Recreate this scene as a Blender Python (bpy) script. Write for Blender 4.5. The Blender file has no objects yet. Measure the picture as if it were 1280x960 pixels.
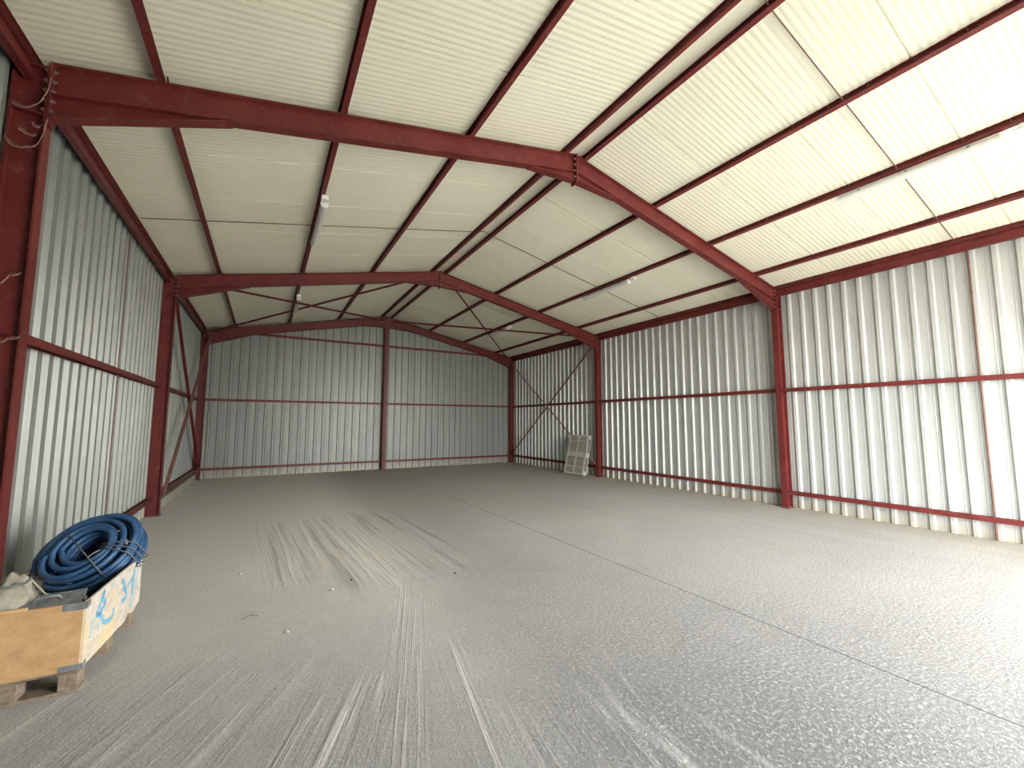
import bpy, bmesh, math, random
from mathutils import Vector, Matrix, noise
random.seed(7)
PI = math.pi
scene = bpy.context.scene
COL = scene.collection
V = Vector

# ------------------------------------------------------------------ building dimensions (metres)
XR = 9.706                      # inner face of the right-hand columns (left ones: x = 0)
XM = XR / 2
FY = [4.103, 9.105, 14.078]     # the three portal frames
ZE, ZR = 4.126, 5.126           # rafter top at the eaves and at the ridge
S = (ZR - ZE) / XM
CD, CB = 0.18, 0.104            # column depth / flange width
RH = 0.235                      # rafter depth
PH, PB = 0.08, 0.055             # purlin and girt section
YF, YB = -0.95, 14.23           # front gable, back sheet
SHL, SHR = -CD, XR + CD         # plane of the sheet rib tops


def ztop(x):
    return ZE + S * (x if x <= XM else XR - x)


# ------------------------------------------------------------------ mesh helpers
class MB:
    def __init__(s):
        s.v, s.f = [], []

    def add(s, verts, faces):
        o = len(s.v)
        s.v += [V(p) for p in verts]
        s.f += [tuple(i + o for i in f) for f in faces]
        return s

    def prism(s, poly, a, u, w, d, L):
        """polygon (pu, pw) in the u/w plane at a, extruded along d by L"""
        a, u, w, d = V(a), V(u), V(w), V(d)
        n = len(poly)
        vs = [a + u * p + w * q for p, q in poly] + [a + u * p + w * q + d * L for p, q in poly]
        fs = [tuple(range(n))[::-1], tuple(range(n, 2 * n))]
        fs += [(i, (i + 1) % n, n + (i + 1) % n, n + i) for i in range(n)]
        return s.add(vs, fs)

    def box(s, lo, hi):
        x0, y0, z0 = lo
        x1, y1, z1 = hi
        return s.prism([(x0, y0), (x1, y0), (x1, y1), (x0, y1)], (0, 0, z0), (1, 0, 0), (0, 1, 0), (0, 0, 1), z1 - z0)

    def obox(s, c, ax, ay, az, dx, dy, dz):
        c, ax, ay, az = V(c), V(ax), V(ay), V(az)
        return s.prism([(-dx / 2, -dy / 2), (dx / 2, -dy / 2), (dx / 2, dy / 2), (-dx / 2, dy / 2)], c - az * dz / 2, ax, ay, az, dz)

    def ibeam(s, p0, p1, up, h, b, tw=.007, tf=.009):
        p0, p1 = V(p0), V(p1)
        d = (p1 - p0)
        L = d.length
        d.normalize()
        w = (V(up) - d * V(up).dot(d)).normalized()
        u = d.cross(w)
        H, B, T = h / 2, b / 2, tw / 2
        for q in (-1, 1):
            z0, z1 = (H - tf, H) if q > 0 else (-H, -H + tf)
            s.prism([(-B, z0), (B, z0), (B, z1), (-B, z1)], p0, u, w, d, L)
        s.prism([(-T, -H + tf), (T, -H + tf), (T, H - tf), (-T, H - tf)], p0, u, w, d, L)
        return s

    def angle(s, p0, p1, up, a=.05, t=.006):
        p0, p1 = V(p0), V(p1)
        d = (p1 - p0)
        L = d.length
        d.normalize()
        w = (V(up) - d * V(up).dot(d)).normalized()
        u = d.cross(w)
        return s.prism([(-a / 2, -a / 2), (a / 2, -a / 2), (a / 2, -a / 2 + t), (-a / 2 + t, -a / 2 + t), (-a / 2 + t, a / 2), (-a / 2, a / 2)], p0, u, w, d, L)

    def tube(s, pts, r, n=8, closed=False, cap=True):
        pts = [V(p) for p in pts]
        m = len(pts)
        rings, prev = [], None
        for i in range(m):
            a = pts[(i - 1) % m] if (closed or i) else pts[0]
            c = pts[(i + 1) % m] if (closed or i < m - 1) else pts[-1]
            d = (c - a).normalized()
            if prev is None:
                prev = d.orthogonal().normalized()
            u = (prev - d * prev.dot(d))
            u = u.normalized() if u.length > 1e-6 else d.orthogonal().normalized()
            prev = u
            w = d.cross(u)
            rr = r[i] if isinstance(r, (list, tuple)) else r
            rings.append([pts[i] + (u * math.cos(2 * PI * k / n) + w * math.sin(2 * PI * k / n)) * rr for k in range(n)])
        vs = [p for R in rings for p in R]
        fs = []
        for i in range(m if closed else m - 1):
            j = (i + 1) % m
            for k in range(n):
                fs.append((i * n + k, i * n + (k + 1) % n, j * n + (k + 1) % n, j * n + k))
        if cap and not closed:
            fs += [tuple(range(n))[::-1], tuple(range((m - 1) * n, m * n))]
        return s.add(vs, fs)

    def hexbolt(s, c, d, r=.014, h=.012, n=6):
        d = V(d).normalized()
        return s.tube([V(c), V(c) + d * h], r, n)

    def build(s, name, mat, parent=None, base=None, smooth=False, bevel=0, world=False):
        base = V(base) if base is not None else V((0, 0, 0))
        off = base
        if parent is not None and base.length == 0:
            off = V(parent.location) if not world else V((0, 0, 0))
        me = bpy.data.meshes.new(name)
        me.from_pydata([p - off for p in s.v], [], s.f)
        bm = bmesh.new()
        bm.from_mesh(me)
        bmesh.ops.recalc_face_normals(bm, faces=bm.faces)
        bm.to_mesh(me)
        bm.free()
        me.validate()
        me.materials.append(mat)
        if smooth:
            for p in me.polygons:
                p.use_smooth = True
        o = bpy.data.objects.new(name, me)
        COL.objects.link(o)
        if parent is not None:
            o.parent = parent
        else:
            o.location = base
        if bevel:
            m = o.modifiers.new('edge', 'BEVEL')
            m.width = bevel
            m.segments = 2
            m.limit_method = 'ANGLE'
        return o


def tag(o, label, cat, group=None, kind='thing'):
    o['label'] = label
    o['category'] = cat
    o['kind'] = kind
    if group:
        o['group'] = group
    return o


def empty(name, loc):
    o = bpy.data.objects.new(name, None)
    COL.objects.link(o)
    o.location = loc
    return o


def struct(o):
    o['kind'] = 'structure'
    return o


# ------------------------------------------------------------------ materials
class NT:
    def __init__(s, name):
        s.m = bpy.data.materials.new(name)
        s.m.use_nodes = True
        s.t = s.m.node_tree
        s.b = s.t.nodes['Principled BSDF']
        s.o = s.t.nodes.new('ShaderNodeTexCoord').outputs['Object']

    def n(s, kind, **kw):
        nd = s.t.nodes.new('ShaderNode' + kind)
        for k, v in kw.items():
            setattr(nd, k, v)
        return nd

    def put(s, sock, val):
        if hasattr(val, 'is_linked') or isinstance(val, bpy.types.NodeSocket):
            s.t.links.new(val, sock)
        else:
            sock.default_value = val

    def math(s, op, a, b=0.0, clamp=False):
        nd = s.n('Math', operation=op, use_clamp=clamp)
        s.put(nd.inputs[0], a)
        s.put(nd.inputs[1], b)
        return nd.outputs[0]

    def vscale(s, scale, loc=(0, 0, 0), rot=(0, 0, 0), src=None):
        nd = s.n('Mapping')
        s.put(nd.inputs['Vector'], src or s.o)
        nd.inputs['Scale'].default_value = scale
        nd.inputs['Location'].default_value = loc
        nd.inputs['Rotation'].default_value = rot
        return nd.outputs[0]

    def noise(s, scale, detail=3, rough=.5, vec=None):
        nd = s.n('TexNoise')
        s.put(nd.inputs['Vector'], vec or s.o)
        nd.inputs['Scale'].default_value = scale
        nd.inputs['Detail'].default_value = detail
        nd.inputs['Roughness'].default_value = rough
        return nd.outputs['Fac']

    def ramp(s, fac, stops):
        nd = s.n('ValToRGB')
        s.put(nd.inputs[0], fac)
        e = nd.color_ramp.elements
        while len(e) < len(stops):
            e.new(.5)
        for el, (p, c) in zip(e, stops):
            el.position = p
            el.color = c if len(c) == 4 else (*c, 1)
        return nd.outputs[0]

    def mix(s, fac, a, b, mode='MIX'):
        nd = s.n('MixRGB', blend_type=mode)
        s.put(nd.inputs[0], fac)
        s.put(nd.inputs[1], a if not isinstance(a, tuple) or len(a) == 4 else (*a, 1))
        s.put(nd.inputs[2], b if not isinstance(b, tuple) or len(b) == 4 else (*b, 1))
        return nd.outputs[0]

    def bump(s, h, strength=.3, dist=.01):
        nd = s.n('Bump')
        nd.inputs['Strength'].default_value = strength
        nd.inputs['Distance'].default_value = dist
        s.put(nd.inputs['Height'], h)
        s.t.links.new(nd.outputs[0], s.b.inputs['Normal'])

    def fin(s, col, rough=.5, metal=0.0, spec=None):
        s.put(s.b.inputs['Base Color'], col if not isinstance(col, tuple) else (*col, 1))
        s.put(s.b.inputs['Roughness'], rough)
        s.put(s.b.inputs['Metallic'], metal)
        if spec is not None:
            s.b.inputs['Specular IOR Level'].default_value = spec
        return s.m


def simple(name, c1, c2, scale=6, rough=.5, metal=0, spec=None, bump=0, bscale=60, stretch=(1, 1, 1)):
    t = NT(name)
    f = t.noise(scale, 4, .6, t.vscale(stretch))
    col = t.ramp(f, [(.35, c1), (.68, c2)])
    if bump:
        t.bump(t.noise(bscale, 3, .6), bump, .004)
    return t.fin(col, rough, metal, spec)


def m_paint():
    t = NT('red_oxide_paint')
    f = t.noise(3, 5, .65)
    col = t.ramp(f, [(.3, (.105, .014, .014)), (.55, (.140, .020, .019)), (.75, (.170, .030, .026))])
    dust = t.math('MULTIPLY', t.ramp(t.noise(11, 5, .7), [(.55, (0, 0, 0)), (.8, (1, 1, 1))]), .35)
    col = t.mix(dust, col, (.30, .17, .13))
    geo = t.n('NewGeometry')                        # dust lies on every upward face
    sepn = t.n('SeparateXYZ')
    t.put(sepn.inputs[0], geo.outputs['Normal'])
    up = t.math('MULTIPLY', t.math('SUBTRACT', sepn.outputs[2], .6), 2.2, clamp=True)
    col = t.mix(t.math('MULTIPLY', up, t.math('ADD', .55, t.math('MULTIPLY', t.noise(7, 4, .7), .6), clamp=True), clamp=True), col, (.33, .28, .22))
    t.bump(t.noise(90, 2, .5), .12, .002)
    return t.fin(col, .48, 0, .4)


def m_sheet(name, c1, c2, axis):
    """galvanised trapezoidal sheet with vertical streaks and dust"""
    t = NT(name)
    st = t.noise(1.0, 4, .6, t.vscale((9, 9, .35)))
    fine = t.noise(1.0, 3, .6, t.vscale((55, 55, 1.2)))
    col = t.ramp(st, [(.3, c1), (.7, c2)])
    col = t.mix(t.math('MULTIPLY', fine, .25), col, (.52, .53, .51))
    blot = t.ramp(t.noise(2.2, 5, .7), [(.52, (0, 0, 0)), (.75, (1, 1, 1))])
    col = t.mix(t.math('MULTIPLY', blot, .30), col, (.40, .39, .35))
    sep = t.n('SeparateXYZ')
    t.put(sep.inputs[0], t.o)
    wob = t.math('MULTIPLY', t.noise(4, 4, .6), .30)
    dirt = t.math('SUBTRACT', 1.0, t.math('DIVIDE', sep.outputs[2], t.math('ADD', wob, .03)), clamp=True)
    col = t.mix(t.math('MULTIPLY', dirt, .75), col, (.42, .36, .26))
    return t.fin(col, .42, .2, .5)


def m_floor():
    t = NT('dusty_concrete')
    big = t.noise(.6, 8, .68)
    mid = t.noise(2.6, 5, .65)
    col = t.ramp(big, [(.36, (.755, .742, .705)), (.52, (.785, .762, .71)), (.66, (.80, .75, .645))])
    col = t.mix(t.math('MULTIPLY', t.ramp(mid, [(.4, (0, 0, 0)), (.72, (1, 1, 1))]), .3), col, (.77, .76, .73))
    sep = t.n('SeparateXYZ')
    t.put(sep.inputs[0], t.o)
    X, Y = sep.outputs[0], sep.outputs[1]
    # mask turning the slab darker and greyer towards the front, less on the right
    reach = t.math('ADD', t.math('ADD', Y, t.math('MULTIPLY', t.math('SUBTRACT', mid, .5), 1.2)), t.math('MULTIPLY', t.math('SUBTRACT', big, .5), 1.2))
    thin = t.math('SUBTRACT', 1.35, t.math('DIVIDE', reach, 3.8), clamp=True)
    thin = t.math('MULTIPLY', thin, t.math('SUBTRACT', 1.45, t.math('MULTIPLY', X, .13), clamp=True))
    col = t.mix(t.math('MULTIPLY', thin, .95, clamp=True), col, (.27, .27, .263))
    # beige earth blown along the right-hand and back walls
    wobx = t.math('MULTIPLY', t.noise(1.1, 4, .6), 1.6)
    near = t.math('SUBTRACT', 1.0, t.math('DIVIDE', t.math('SUBTRACT', XR + .2, X), t.math('ADD', wobx, .7)), clamp=True)
    col = t.mix(t.math('MULTIPLY', near, .8), col, (.70, .63, .49))
    height = t.math('MULTIPLY', mid, .07)
    streak_sum = None
    # tyre tracks dragged through the dust: (x, y, heading deg, half width, back, front, stripes per metre, weight)
    tracks = [(1.72, 2.25, 65, .33, -1.6, 1.05, 11, 1.0), (2.15, 2.3, 72, .16, -1.2, 2.6, 16, .8),
              (2.80, 1.55, 81, .42, -1.2, 1.05, 9, 1.0), (2.78, 6.2, 93.5, .80, -1.9, 1.9, 8, 1.35), (.65, 3.0, 66, .4, -1.0, 1.2, 9, .7), (3.35, 1.2, 88, .3, -.8, 1.1, 9, .8),
              (1.05, 2.6, 60, .45, -1.0, 1.4, 8, .55), (1.75, 6.4, 93, .35, -1.6, 1.6, 9, 1.0),
              (2.42, 1.8, 79, .14, -1.2, 1.7, 16, .7), (8.7, 4.2, 91, .85, -4.5, 4.5, 4, .35),
              (3.35, 2.2, 70, .25, -1.4, .8, 10, .5), (6.9, 5.6, 96, .5, -3.0, 2.2, 6, .3)]
    for k, (px, py, a, hw, u0, u1, fr, wt) in enumerate(tracks):
        ca, sa = math.cos(math.radians(a)), math.sin(math.radians(a))
        dx, dy = t.math('SUBTRACT', X, px), t.math('SUBTRACT', Y, py)
        u = t.math('ADD', t.math('MULTIPLY', dx, ca), t.math('MULTIPLY', dy, sa))
        v = t.math('SUBTRACT', t.math('MULTIPLY', dy, ca), t.math('MULTIPLY', dx, sa))
        cmb = t.n('CombineXYZ')
        t.put(cmb.inputs[0], t.math('MULTIPLY', u, .35))
        t.put(cmb.inputs[1], t.math('MULTIPLY', v, fr * 1.0))
        cmb.inputs[2].default_value = 3.7 * k
        st = t.noise(1.0, 3, .62, cmb.outputs[0])
        st = t.ramp(st, [(.36, (0, 0, 0)), (.46, (.42, .42, .42)), (.54, (.5, .5, .5)), (.64, (1, 1, 1))])
        edge = t.math('MULTIPLY', t.math('SUBTRACT', hw, t.math('ABSOLUTE', v)), 9.0, clamp=True)
        wob = t.math('MULTIPLY', t.noise(5.0, 2, .5), .7)
        e2 = t.math('MULTIPLY', t.math('SUBTRACT', t.math('ADD', u, wob), u0), 2.2, clamp=True)
        e3 = t.math('MULTIPLY', t.math('SUBTRACT', u1, t.math('ADD', u, wob)), 2.2, clamp=True)
        mask = t.math('MULTIPLY', t.math('MULTIPLY', edge, e2), t.math('MULTIPLY', e3, wt))
        sv = t.math('MULTIPLY', t.math('SUBTRACT', st, .5), mask)
        streak_sum = sv if streak_sum is None else t.math('ADD', streak_sum, sv)
    col = t.mix(t.math('MULTIPLY', streak_sum, 1.15, clamp=True), col, (.80, .79, .76))
    col = t.mix(t.math('MULTIPLY', streak_sum, -.95, clamp=True), col, (.43, .42, .40))
    # loose grit, stronger towards the right
    grit = t.noise(42, 5, .78)
    gmask = t.ramp(t.noise(.8, 4, .6, t.vscale((1, 1, 1), (3.1, 1.7, 0))), [(.30, (.65, .65, .65)), (.66, (1, 1, 1))])
    gm = t.math('MULTIPLY', gmask, t.math('MULTIPLY', t.math('SUBTRACT', X, 2.6), .8, clamp=True))
    speck = t.ramp(grit, [(.36, (0, 0, 0)), (.5, (.5, .5, .5)), (.64, (1, 1, 1))])
    sp = t.math('MULTIPLY', t.math('SUBTRACT', speck, .5), t.math('ADD', t.math('MULTIPLY', gm, 1.3), .30))
    col = t.mix(t.math('MULTIPLY', sp, 1.05, clamp=True), col, (.82, .81, .78))
    col = t.mix(t.math('MULTIPLY', sp, -.85, clamp=True), col, (.30, .292, .275))
    # saw-cut joint along the middle of the slab
    jw = t.math('MULTIPLY', t.noise(3, 2, .5), .006)
    j = t.math('LESS_THAN', t.math('ABSOLUTE', t.math('SUBTRACT', t.math('ADD', X, jw), 4.868)), .0045)
    jf = t.math('MULTIPLY', t.math('SUBTRACT', 10.8, Y), .6, clamp=True)
    col = t.mix(t.math('MULTIPLY', j, jf), col, (.07, .068, .065))
    h = t.math('ADD', height, t.math('MULTIPLY', streak_sum, 1.0))
    h = t.math('ADD', h, t.math('MULTIPLY', sp, .9))
    t.bump(h, 1.0, .022)
    return t.fin(col, .93, 0, .2)


M_PAINT = m_paint()
M_CREAM = simple('cream_panel', (.76, .742, .605), (.79, .772, .635), 1.2, .42, 0, .35)
M_FLASH = simple('cream_flashing', (.72, .69, .56), (.75, .72, .59), 2, .45, 0, .3)
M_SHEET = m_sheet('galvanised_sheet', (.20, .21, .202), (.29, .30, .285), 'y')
M_SHEETL = m_sheet('dark_galvanised_sheet', (.165, .174, .162), (.24, .25, .235), 'y')  # same sheet in a darker tone, used on the left wall
M_SHEETR = m_sheet('pale_galvanised_sheet', (.43, .443, .435), (.55, .56, .548), 'y')  # same sheet in a paler tone, used on the right wall
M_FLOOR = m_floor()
M_KERB = simple('rough_concrete_kerb', (.36, .34, .29), (.47, .44, .37), 9, .9, 0, .2, .5, 40)
M_OUT = simple('sunlit_gravel_yard', (.36, .35, .315), (.44, .43, .395), 3, .95, 0, .1)
M_BOLT = simple('zinc_bolt', (.26, .20, .18), (.40, .34, .31), 30, .4, .6)
M_ROD = simple('rusty_tie_rod', (.115, .06, .045), (.17, .09, .07), 20, .6, .2)
M_WHITE = simple('white_plastic', (.76, .75, .72), (.82, .81, .78), 8, .35)
M_GREYPL = simple('light_grey_plastic', (.50, .50, .49), (.56, .56, .55), 8, .45)
M_DIFF = simple('frosted_diffuser', (.66, .66, .63), (.72, .72, .69), 8, .25)
M_PALLET = simple('grey_recycled_plastic', (.40, .39, .345), (.48, .47, .42), 5, .6, 0, .3, .15)
M_PALLETD = simple('grey_plastic_grid', (.24, .23, .19), (.29, .28, .235), 5, .7, 0, .2)
M_OSB = simple('tan_fibreboard', (.47, .29, .14), (.58, .375, .19), 13, .75, 0, .2, .25, 60, (1, 1, 1.6))
M_WOOD = simple('weathered_pallet_wood', (.20, .155, .11), (.33, .265, .20), 8, .85, 0, .2, .4, 60, (6, 1, 6))
M_BARE = simple('fresh_pine', (.60, .38, .17), (.70, .48, .25), 10, .7, 0, .2)
M_STEEL = simple('dull_galvanised_strip', (.22, .23, .235), (.34, .35, .355), 24, .45, .4)
M_HOSE = simple('blue_rubber_hose', (.024, .075, .175), (.042, .118, .255), 14, .42, 0, .45, .1, 120)
M_TIE = simple('grey_wire_tie', (.10, .11, .12), (.17, .18, .20), 20, .6)
M_SACK = simple('soiled_canvas', (.23, .20, .16), (.42, .39, .33), 9, .95, 0, .1, .6, 90)
M_CASE = simple('scratched_grey_metal', (.16, .17, .18), (.30, .31, .325), 18, .5, .3)
M_CORD = simple('yellowed_cord', (.36, .33, .22), (.44, .41, .29), 20, .7)
M_BLACK = simple('matt_black', (.012, .012, .012), (.025, .025, .025), 20, .6)
M_WEB = simple('dusty_cobweb', (.26, .16, .13), (.34, .22, .18), 40, .95)
M_BLUE = simple('blue_spray_paint', (.13, .36, .56), (.24, .50, .68), 22, .8)
M_BLUEP = simple('faint_blue_spray_paint', (.34, .48, .53), (.44, .56, .58), 22, .85)
M_STONE = simple('pale_stone_chip', (.40, .38, .34), (.52, .50, .46), 60, .9)
M_DARKST = simple('dark_stone_chip', (.10, .09, .08), (.16, .15, .13), 60, .9)


def m_sidepanel():
    t = NT('whitewashed_board')
    f = t.noise(9, 5, .7, t.vscale((1, 1, 2.2)))
    col = t.ramp(f, [(.3, (.50, .42, .34)), (.55, (.66, .60, .53)), (.75, (.74, .69, .62))])
    y = t.ramp(t.noise(2.6, 3, .5, t.vscale((1, 1, 1), (.4, .25, .2))), [(.5, (0, 0, 0)), (.66, (1, 1, 1))])
    col = t.mix(t.math('MULTIPLY', y, .7), col, (.72, .56, .30))
    t.bump(t.noise(50, 3, .6), .3, .004)
    return t.fin(col, .85, 0, .2)


M_SIDE = m_sidepanel()

# ------------------------------------------------------------------ floor and ground
g = MB().add([(-70, -90, -.06), (80, -90, -.06), (80, 60, -.06), (-70, 60, -.06)], [(0, 1, 2, 3)])
struct(g.build('ground', M_OUT))
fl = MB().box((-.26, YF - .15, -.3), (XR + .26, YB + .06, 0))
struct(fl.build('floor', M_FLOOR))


# ------------------------------------------------------------------ trapezoidal wall sheets
def rib_profile(s0, s1, phase, pitch=.2185, h=.035, top=.042, side=.02):
    """list of (s, depth) from s0 to s1; depth 0 = rib top (towards the room), h = pan"""
    pts = [(s0, h)]
    k = math.floor((s0 - phase) / pitch)
    while True:
        c = phase + k * pitch
        for ds, dd in ((-top / 2 - side, h), (-top / 2, 0), (top / 2, 0), (top / 2 + side, h),
                       (.075, h), (.079, h - .0035), (.088, h - .0035), (.092, h)):
            x = c + ds
            if s0 < x < s1:
                pts.append((x, dd))
        k += 1
        if phase + k * pitch - .07 > s1:
            break
    pts.append((s1, h))
    pts.sort()
    return pts


def sheet(name, prof, place, zt, z0=0.0, back=.06, mat=None):
    """place(s, depth, z) -> point; zt(s) top height; closed slab with an outer skin"""
    mb = MB()
    n = len(prof)
    vs = []
    for s_, d in prof:
        vs += [place(s_, d, z0), place(s_, d, zt(s_)), place(s_, back, z0), place(s_, back, zt(s_))]
    fs = []
    for i in range(n - 1):
        a, b = 4 * i, 4 * (i + 1)
        fs += [(a, b, b + 1, a + 1), (a + 2, a + 3, b + 3, b + 2), (a + 1, b + 1, b + 3, a + 3), (a, a + 2, b + 2, b)]
    fs += [(0, 1, 3, 2), (4 * (n - 1), 4 * (n - 1) + 2, 4 * (n - 1) + 3, 4 * (n - 1) + 1)]
    mb.add(vs, fs)
    return struct(mb.build(name, mat or M_SHEET))


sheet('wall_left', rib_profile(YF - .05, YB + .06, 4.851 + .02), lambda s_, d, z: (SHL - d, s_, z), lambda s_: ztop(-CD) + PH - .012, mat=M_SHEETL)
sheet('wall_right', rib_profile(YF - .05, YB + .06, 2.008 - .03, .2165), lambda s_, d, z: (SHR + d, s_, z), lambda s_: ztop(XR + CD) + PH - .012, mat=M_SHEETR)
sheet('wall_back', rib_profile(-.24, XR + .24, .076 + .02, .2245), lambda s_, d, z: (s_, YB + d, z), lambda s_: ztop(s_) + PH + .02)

# front gable (behind the photographer) with the open doorway the daylight comes through
DX0, DX1, DZ = 3.7, 9.45, 3.45
fw = MB()
for poly in ([(-.2, 0), (DX0, 0), (DX0, ztop(DX0) + .07), (-.2, ztop(-.2) + .07)],
             [(DX1, 0), (XR + .2, 0), (XR + .2, ztop(XR + .2) + .07), (DX1, ztop(DX1) + .07)],
             [(DX0, DZ), (DX1, DZ), (DX1, ztop(DX1) + .07), (XM, ZR + .07), (DX0, ztop(DX0) + .07)]):
    fw.prism(poly, (0, YF - .10, 0), (1, 0, 0), (0, 0, 1), (0, 1, 0), .06)
struct(fw.build('wall_front', M_SHEET))


# ------------------------------------------------------------------ roof panels (underside with fine ribs) -> ceiling
def roof():
    mb = MB()
    prof = []
    y = YF - .12
    joints = [3.165 + 1.01 * k for k in range(-5, 12)]
    pitch = 1.01 / 16
    k0 = -5
    for j in joints:
        prof += [(j - .008, -.001), (j - .006, .012), (j + .006, .012), (j + .008, -.001)]
        for q in range(6 * 16):
            c = j + .012 + (1.01 - .024) * (q + .5) / (6 * 16)
            prof.append((c, -.0017 * (1 - math.cos(2 * PI * (c - j) / pitch))))
    prof = [p for p in prof if YF - .1 < p[0] < YB + .05]
    prof = [(YF - .1, 0)] + prof + [(YB + .05, 0)]
    n = len(prof)
    xs0, xs1 = -.30, XM - .20
    for side in (0, 1):
        vs, fs = [], []
        for (y, d) in prof:
            for x in (xs0, xs1):
                xx = x if side == 0 else XR - x
                z = ZE + S * x + PH + d
                vs.append((xx, y, z))
            for x in (xs0, XM):
                xx = x if side == 0 else XR - x
                vs.append((xx, y, ZE + S * x + PH + .07))
        for i in range(n - 1):
            a, b = 4 * i, 4 * i + 4
            fs += [(a, a + 1, b + 1, b), (a + 2, b + 2, b + 3, a + 3), (a, b, b + 2, a + 2)]
        mb.add(vs, fs)
    o = struct(mb.build('ceiling', M_CREAM))
    return o


roof()
rf = MB()
w = .235
zr = ZE + S * (XM - w) + PH
rf.prism([(XM - w, zr), (XM, zr + S * w * .96), (XM + w, zr), (XM + w, zr + .006), (XM, zr + S * w * .96 + .006), (XM - w, zr + .006)], (0, YF - .1, 0), (1, 0, 0), (0, 0, 1), (0, 1, 0), YB + .05 - YF + .1)
struct(rf.build('trim_1', M_FLASH))          # ridge flashing

kb = MB().box((-CD - .03, FY[1] + .06, 0), (-.085, FY[2] - .06, .17))
struct(kb.build('baseboard_left', M_KERB, bevel=.012))

# ------------------------------------------------------------------ steel frames
FN = ['front frame', 'middle frame', 'rear frame']
FNL = ['the frame nearest the camera', 'the middle frame', 'the rear frame at the back wall']
BOLT_ME = None


def bolt(parent, loc, d, mat=M_BOLT):
    """copy of one bolt mesh (head and nut), axis along +y of the mesh turned to d"""
    global BOLT_ME
    if BOLT_ME is None:
        mb = MB()
        mb.tube([(0, 0, 0), (0, 0, .013)], .0145, 6)
        mb.tube([(0, 0, .013), (0, 0, .022)], .008, 8)
        o = mb.build('bolt', mat)
        BOLT_ME = o.data
        bpy.data.objects.remove(o)
    o = bpy.data.objects.new('bolt', BOLT_ME)
    COL.objects.link(o)
    o.parent = parent
    o.location = V(loc) - parent.location
    o.rotation_euler = V(d).to_track_quat('Z', 'Y').to_euler()
    return o


def column(side, k):
    y = FY[k]
    x0 = -CD if side < 0 else XR
    xc = x0 + CD / 2
    sgn = 1 if side < 0 else -1                      # towards the room
    ztp = ZE - .012
    mb = MB().ibeam((xc, y, 0.012), (xc, y, ztp), (1, 0, 0), CD, CB, .0075, .011)
    o = mb.build('steel_column', M_PAINT, base=(xc, y, 0))
    where = 'left wall' if side < 0 else 'right wall'
    lab = {(-1, 0): 'dark red steel I-column with cobwebs, large at the left picture edge',
           (-1, 1): 'dark red steel I-column standing beyond the blue hose coil along the left wall',
           (-1, 2): 'dark red steel corner column where left wall meets back wall',
           (1, 0): 'red steel I-column of the right wall, nearest the bright doorway end',
           (1, 1): 'red steel I-column of the right wall beside the leaning grey pallet',
           (1, 2): 'dark steel corner column where right wall meets back wall'}[(side, k)]
    tag(o, lab, 'steel column', 'steel columns of the portal frames')
    MB().box((xc - CD / 2 - .02, y - .07, 0), (xc + CD / 2 + .02, y + .07, .012)).build('base_plate', M_PAINT, o)
    # web stiffeners level with the haunch
    for z in (ZE - .40, ZE - .05):
        m = MB()
        for q in (-1, 1):
            m.box((xc - CD / 2 + .011, min(y + q * .004, y + q * CB / 2), z - .005), (xc + CD / 2 - .011, max(y + q * .004, y + q * CB / 2), z + .005))
        m.build('stiffener', M_PAINT, o)
    # bolts through the inner flange, seen on its web side
    xf = x0 + CD - .011 if side < 0 else x0 + .011
    for i in range(5):
        for q in (-1, 1):
            bolt(o, (xf, y + q * .034, ZE - .06 - .075 * i), (-sgn, 0, 0))
    # girt cleats
    for z in (.272, 2.165):
        m = MB()
        for q in (-1, 1):
            if k == 2 and q > 0:
                continue
            m.box((xc - .05, min(y + q * .004, y + q * .085), z - .032), (xc + .02, max(y + q * .004, y + q * .085), z - .026))
        m.build('girt_cleat', M_PAINT, o)
    return o


for k in range(3):
    column(-1, k)
    column(1, k)


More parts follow.
